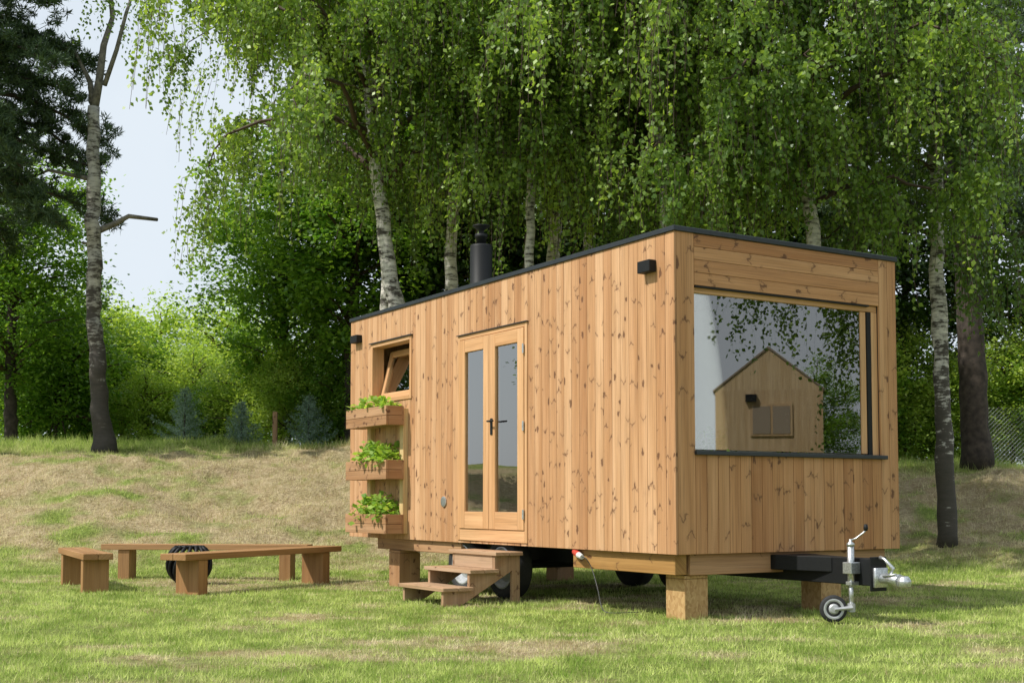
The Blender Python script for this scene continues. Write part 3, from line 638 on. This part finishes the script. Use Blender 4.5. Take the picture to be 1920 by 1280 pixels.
for yy in WY:
    wheel(.15, yy, .30, .30, .19, 'wheel', -1); wheel(2.27, yy, .30, .30, .19, 'wheel', 1)
for x0_, x1_ in ((.17, .39), (2.16, 2.38)): B(x0_, x1_, WY[0]-.4, WY[1]+.4, .503, .514).build('mudguard', M['black'], H)
J = empty('jockey_wheel', (0, 0, 0)); J.parent = H
jx, jy = 1.13, -.75
MB().tube([(jx, jy, .10), (jx, jy, .34)], .019, 12).tube([(jx, jy, .28), (jx, jy, .60)], .027, 14).lathe([(.031, .595), (.031, .615), (.012, .63), (.012, .65)], (jx, jy, 0), n=14).build('jockey_post', M['galv'], J, smooth=True)
MB().tube([(jx, jy, .64), (jx+.03, jy-.03, .655), (jx+.06, jy-.08, .70), (jx+.075, jy-.09, .72)], .007, 8).build('crank_handle', M['galv'], J, smooth=True)
MB().lathe([(.013, 0), (.019, .02), (.014, .05), (.004, .052)], (jx+.075, jy-.09, .715), n=12).build('crank_knob', M['black'], J, smooth=True)
AX = Vector((-.56, -.83, 0)).normalized(); rt = Vector((-AX.y, AX.x, 0))
A_ = Vector((jx, jy, .108)) - rt*.14
if (A_-Vector((jx, jy, .108))).x > 0: A_ = Vector((jx, jy, .108)) + rt*.14
MB().lathe([(.076, -.024), (.095, -.024), (.105, -.016), (.108, 0), (.105, .016), (.095, .024), (.076, .024)], A_, AX, 30).build('jockey_tyre', M['rubber'], J, smooth=True)
MB().lathe([(.076, -.02), (.08, .026), (.07, .027), (.045, .02), (.03, .034), (.003, .036)], A_, AX, 26).build('jockey_rim', M['rim'], J)
fk = MB()
for sg in (-1, 1):
    q1 = A_+AX*.045*sg; q2 = Vector((jx, jy, .12))+AX*.03*sg
    fk.tube([q1, (q1+q2)/2, q2], [.012, .014, .02], 6)
fk.lathe([(.03, .085), (.03, .15)], (jx, jy, 0), n=10); fk.build('jockey_fork', M['rim'], J)
cb = MB(); cb.box(jx-.045, 1.189, jy-.045, jy+.045, .38, .47); cb.box(jx-.03, 1.189, jy-.03, jy+.03, .29, .32); cb.build('clamp', M['galv'], J, bevel=.004)
hc = MB(); hc.tube([(1.26, -.92, .35), (1.26, -1.03, .35), (1.26, -1.12, .34)], [.04, .04, .05], 12); hc.lathe([(.03, .295), (.05, .30), (.055, .34), (.035, .375), (.01, .38)], (1.26, -1.16, 0), n=18)
hc.box(1.19, 1.33, -.945, -.916, .28, .43); hc.build('hitch_coupling', M['galv'], H, bevel=.003, smooth=True)
MB().tube([(1.26, -1.03, .385), (1.26, -1.06, .43), (1.26, -.97, .50), (1.26, -.93, .51)], [.014, .014, .012, .016], 8).tube([(1.22, -.99, .37), (1.22, -1.12, .39)], .009, 6).build('hitch_lever', M['galv'], H, smooth=True)
MB().tube([(.03, 1.44, .50), (.0, 1.34, .475)], [.03, .028], 12).build('power_inlet', M['red'], H)
MB().tube([(.0, 1.34, .475), (-.02, 1.26, .46)], [.028, .02], 12).build('power_plug', M['plug'], H)
def to_w(x, y, z): return P0+Vv*x+U*y+Vector((0, 0, z))
cbp = [to_w(-.02, 1.26, .46), to_w(-.02, 1.20, .45), to_w(.02, 1.17, .36), to_w(.0, 1.06, .2), to_w(-.02, .98, .06), to_w(-.06, .86, .02), to_w(.0, .78, .015), to_w(.25, .78, .012)]
def smooth_pts(P, k=6):
    out = []; P = [P[0]]+list(P)+[P[-1]]
    for i in range(1, len(P)-2):
        for j in range(k):
            t = j/k; a, b_, c, d = P[i-1], P[i], P[i+1], P[i+2]
            out.append(.5*((2*b_)+(c-a)*t+(2*a-5*b_+4*c-d)*t*t+(3*b_-a-3*c+d)*t**3))
    out.append(P[-2]); return out
tag(MB().tube(smooth_pts(cbp), .004, 8).build('power_cable', M['cable'], None, smooth=True), 'thin grey power cable hanging from the floor down to the grass', 'cable')
def block(x, y, w_, h_, label, mat):
    p = to_w(x, y, 0); o = empty('support_block', p, TH); tag(o, label, 'support block')
    B(-w_/2, w_/2, -w_/2, w_/2, -.01, h_-.03).build('post', M[mat], o, bevel=.003)
    B(-w_/2+.0, w_/2, -w_/2, w_/2, h_-.027, h_-.002, 'x').build('cap_plate', M[mat], o, bevel=.003)
block(.285, .22, .24, .353, 'chipboard support block under the nearest corner of the cabin', 'osb')
block(1.77, .2, .24, .353, 'chipboard support block under the window end, behind the drawbar', 'osb')
block(.15, 4.98, .26, .398, 'dark wooden support block under the cabin below the planters', 'planter')
block(2.2, 4.9, .24, .358, 'support block under the rear far corner of the cabin', 'planter')
S_ = empty('entrance_steps', to_w(0, 2.25, 0), TH); tag(S_, 'three tread weathered wooden steps in front of the double door', 'steps')
SWd = .80
for x0_, x1_, z_ in ((-.33, -.03, .475), (-.60, -.29, .32), (-.88, -.56, .165)):
    tb = MB()
    for k in range(2): w2 = (x1_-x0_)/2; tb.box(x0_+k*w2+.002, x0_+(k+1)*w2-.002, -.05, SWd+.05, z_-.034, z_, 'y')
    tb.build('tread', M['step'], S_, bevel=.003)
for yy in (0, SWd-.04):
    MB().prism([(-.035, .440), (-.31, .440), (-.31, .285), (-.58, .285), (-.58, .130), (-.85, .130), (-.85, 0), (-.66, 0), (-.12, .30), (-.12, 0), (-.035, 0)], 'y', yy, yy+.04).build('stringer', M['step'], S_, bevel=.003)
B(-.31, -.29, .042, SWd-.042, .322, .440, 'y').build('riser', M['step'], S_)
PR = empty('planter_rack', to_w(0, 0, 0), TH); tag(PR, 'wooden wall planter with three stacked boxes below the small window', 'planter')
s0, s1 = side(767, 800)[0], side(690, 800)[0]
zp = [side(767, yb_)[1] for yb_ in (797, 898, 1000)]
for z_ in zp:
    tb = MB(); x0_ = -.28; x1_ = -.062; h_ = .21
    tb.box(x0_, x0_+.026, s0, s1, z_, z_+h_*.49, 'y'); tb.box(x0_, x0_+.026, s0, s1, z_+h_*.51, z_+h_, 'y'); tb.box(x1_-.02, x1_, s0, s1, z_, z_+h_, 'y')
    for yy in (s0, s1-.026): tb.box(x0_+.027, x1_-.021, yy, yy+.026, z_, z_+h_*.49, 'x'); tb.box(x0_+.027, x1_-.021, yy, yy+.026, z_+h_*.51, z_+h_, 'x')
    tb.box(x0_+.027, x1_-.021, s0+.027, s1-.027, z_+.005, z_+.02, 'y')
    bo = tb.build('planter_box', M['planter'], PR, bevel=.002)
    B(x0_+.028, x1_-.022, s0+.028, s1-.028, z_+.021, z_+h_-.03).build('soil', M['soil'], bo)
for ss in (s0+.02, s1-.20): B(-.060, -.001, ss, ss+.09, zp[2], zp[0]+.19).build('batten', M['batten'], PR, bevel=.003)
for i, (z_, lab, hh_, nn) in enumerate(zip(zp, ('low straggly green plants in the top planter box', 'bushy leafy green plant in the middle planter box', 'bushy leafy green plant in the bottom planter box'), (.16, .26, .26), (200, 360, 360))):
    o = empty('planter_plants', to_w(-.165, (s0+s1)/2, z_+.175), TH); tag(o, lab, 'plant')
    rg = np.random.default_rng(60+i); hl = (s1-s0)/2-.02; cc = rg.uniform(-1, 1, (nn, 2)); cy_ = cc[:, 1]*hl*(1 if i == 0 else .72)
    if i: cy_ = cy_-.10
    ht = hh_*(.2+.8*rg.random(nn))*(1-.7*(cc[:, 1]**2)); P = np.stack([cc[:, 0]*(.12 if i == 0 else .18), cy_, ht], -1)
    P[:, 2] -= np.where(np.abs(P[:, 0]) > .13, rg.random(nn)*.08, 0)
    V, Fq, tn = leafquads(P, rg.normal(0, 1, (nn, 3))*np.array([1, 1, .5]), rg.uniform(.045, .09, nn), rg, rg.random(nn), .95, True)
    np_mesh('foliage', V, Fq, M['ls2'], o, {'tint': tn})
    st = MB()
    for k in range(36): q_ = P[k*5]; st.tube([(q_[0]*.4, q_[1], 0), (q_[0]*.8, q_[1], q_[2]*.7), tuple(q_)], .0025, 4)
    st.build('stems', M['ls2'], o)
for i, tt_ in enumerate((.62, 1.35)):
    o = empty('potted_plant', to_w(tt_, .17, zs+.02), TH); tag(o, ('small potted herb inside on the left part of the window ledge', 'small potted herb inside at the middle of the window ledge')[i], 'plant')
    MB().lathe([(.035, -.08), (.045, .02), (.04, .02), (.03, .0)], (0, 0, 0), n=16).build('pot', M['soil'], o)
    rg = np.random.default_rng(80+i); nn = 200; P = rg.normal(0, 1, (nn, 3))*np.array([.11, .035, .04])+np.array([0, 0, .09])
    V, Fq, tn = leafquads(P, rg.normal(0, 1, (nn, 3)), rg.uniform(.03, .06, nn), rg, rg.random(nn), .8); np_mesh('foliage', V, Fq, M['ls2'], o, {'tint': tn})
B(.116, Wh-.116, .101, .26, zs-.1, zs-.061, 'x').build('interior_ledge', M['ply'], H)
# ------------------------------------------------------------ benches
def bench(a, b_, wd, label, ht=.42, inset=.28):
    a = Vector(a); b_ = Vector(b_); L_ = (b_-a).length; ang = math.atan2(b_.y-a.y, b_.x-a.x); c = (a+b_)/2
    o = empty('bench', (c.x, c.y, float(gz(c.x, c.y))), ang); tag(o, label, 'bench')
    m_ = MB(); k = 2
    for i in range(k): m_.box(-L_/2, L_/2, -wd/2+i*wd/k+.002, -wd/2+(i+1)*wd/k-.002, ht-.065, ht, 'x')
    m_.build('seat', M['bench'], o, bevel=.004)
    for s_ in (-1, 1): B(s_*(L_/2-inset)-.07, s_*(L_/2-inset)+.07, -wd/2+.02, wd/2-.02, -.03, ht-.067).build('leg', M['bench'], o, bevel=.004)
bench((-4.22, 12.95, 0), (-5.10, 14.7, 0), .30, 'short wooden bench seen end on, leftmost of the three', inset=.2)
bench((-5.0, 15.6, 0), (-2.45, 15.4, 0), .28, 'wooden bench at the back, running left to right behind the others')
bench((-3.38, 12.65, 0), (-2.15, 15.0, 0), .34, 'long wooden bench in front, nearest the cabin steps')
fx = -3.66; fy = 14.4
fb = empty('fire_basket', (fx, fy, float(gz(fx, fy)))); tag(fb, 'round black iron fire basket standing between the benches', 'fire basket')
m_ = MB()
for k in range(16):
    t_ = 2*math.pi*k/16; pts = []
    for j in range(9):
        ph = -1.1+2.2*j/8; rr = .24*math.cos(ph*.85); pts.append((rr*math.cos(t_+.35*ph), rr*math.sin(t_+.35*ph), .23+.21*math.sin(ph)))
    m_.tube(pts, [.022]*9, 5)
m_.build('ribs', M['black'], fb, smooth=True)
MB().lathe([(.02, .05), (.15, .06), (.215, .16), (.215, .30), (.20, .30), (.19, .16), (.14, .09), (.02, .08)], (0, 0, 0), n=24).build('bowl', M['black'], fb)
MB().tube([(.13*math.cos(t*math.pi/8), .13*math.sin(t*math.pi/8), .42) for t in range(17)], .012, 6).build('ring', M['black'], fb)
MB().tube([(.14*math.cos(t*math.pi/8), .14*math.sin(t*math.pi/8), .02) for t in range(17)], .018, 6).build('ring', M['black'], fb)
pp = (515-960)/2370*25.6; z_ = float(gz(pp, 25.6)); tag(B(pp-.045, pp+.045, 25.555, 25.645, z_-.1, z_+.80).build('fence_post', M['step'], None, bevel=.008), 'lone wooden fence post on the crest between the spruce saplings', 'post')
fo = empty('wire_fence', (9.6, 26.5, float(gz(9.8, 26.5)))); tag(fo, 'chain link fence at the right edge beyond the thick pine', 'fence')
m_ = MB(); Wf = 4.5; Hf = 1.35; p_ = .09
k = -Hf
while k < Wf:
    for s_ in (1, -1):
        x0_ = max(k, 0); x1_ = min(k+Hf, Wf)
        if x1_ > x0_:
            za, zb_ = x0_-k, x1_-k
            if s_ < 0: za, zb_ = Hf-za, Hf-zb_
            m_.tube([(x0_, .004*s_, za), (x1_, .004*s_, zb_)], .0025, 3, False)
    k += p_
m_.build('wire_mesh', M['galv'], fo)
for k in range(3): MB().tube([(k*2.2, .03, -.1), (k*2.2, .03, 1.42)], .025, 8).build('fence_post', M['galv'], fo)
# ------------------------------------------------------------ reflected gabled cabin and tree to the right
G = empty('gabled_cabin', (18.9, 6.1, 0), math.atan2(-.256, .967)); tag(G, 'pale gabled wooden cabin seen only as a reflection in the big window', 'cabin')
M['clad2'] = wood('pale_cabin_wood', (.60, .49, .33), knots=False); hw = 1.15
M['roof2'] = plain('brown_roof_sheet', (.27, .22, .17), .6)
B(0, 6, -hw, hw, .4, 3.36).prism([(-hw, 3.36), (hw, 3.36), (0, 4.26)], 'x', .0, 6).build('walls', M['clad2'], G)
rf = MB()
for s_ in (-1, 1): rf.prism([(0, 4.27), (s_*1.20, 3.33), (s_*1.20, 3.37), (0, 4.32)], 'x', -.03, 6.1)
rf.build('roof', M['roof2'], G)
W2 = B(-.04, -.001, -.40, .50, 2.35, 3.05).build('window', M['clad2'], G)
B(-.05, -.041, -.35, .03, 2.4, 3.0).build('pane', M['roof2'], W2); B(-.05, -.041, .08, .45, 2.4, 3.0).build('pane', M['roof2'], W2)
B(-.14, -.001, -.50, -.26, 3.1, 3.26).build('wall_lamp', M['black'], G)
birch((10.83, 9.74), [(0, 0, 0, .13), (0, 0, 5, .10), (0, 0, 9, .03)], 7.0, 3.3, 3.0, 'birch out of frame on the right, reflected in the window top', 91, nl=18, ncl=6, ns=7, K=26, front=0, mat='lbd')
for i, (x, y, k) in enumerate(((30, 14, 1), (33, 4, 0), (31, -6, 1), (34, 22, 0), (-22, 20, 0), (-20, 28, 1), (-26, 12, 1))):
    c = copy_tree(lib[k][0]); c.location = (x, y, float(gz(x, y))); c.rotation_euler = (0, 0, i); s_ = .7 if x > 0 else 1; c.scale = (s_, s_, s_); tag(c, 'tree outside the frame seen only in the window reflections', 'tree', 'trees seen in reflections')
print('ok')
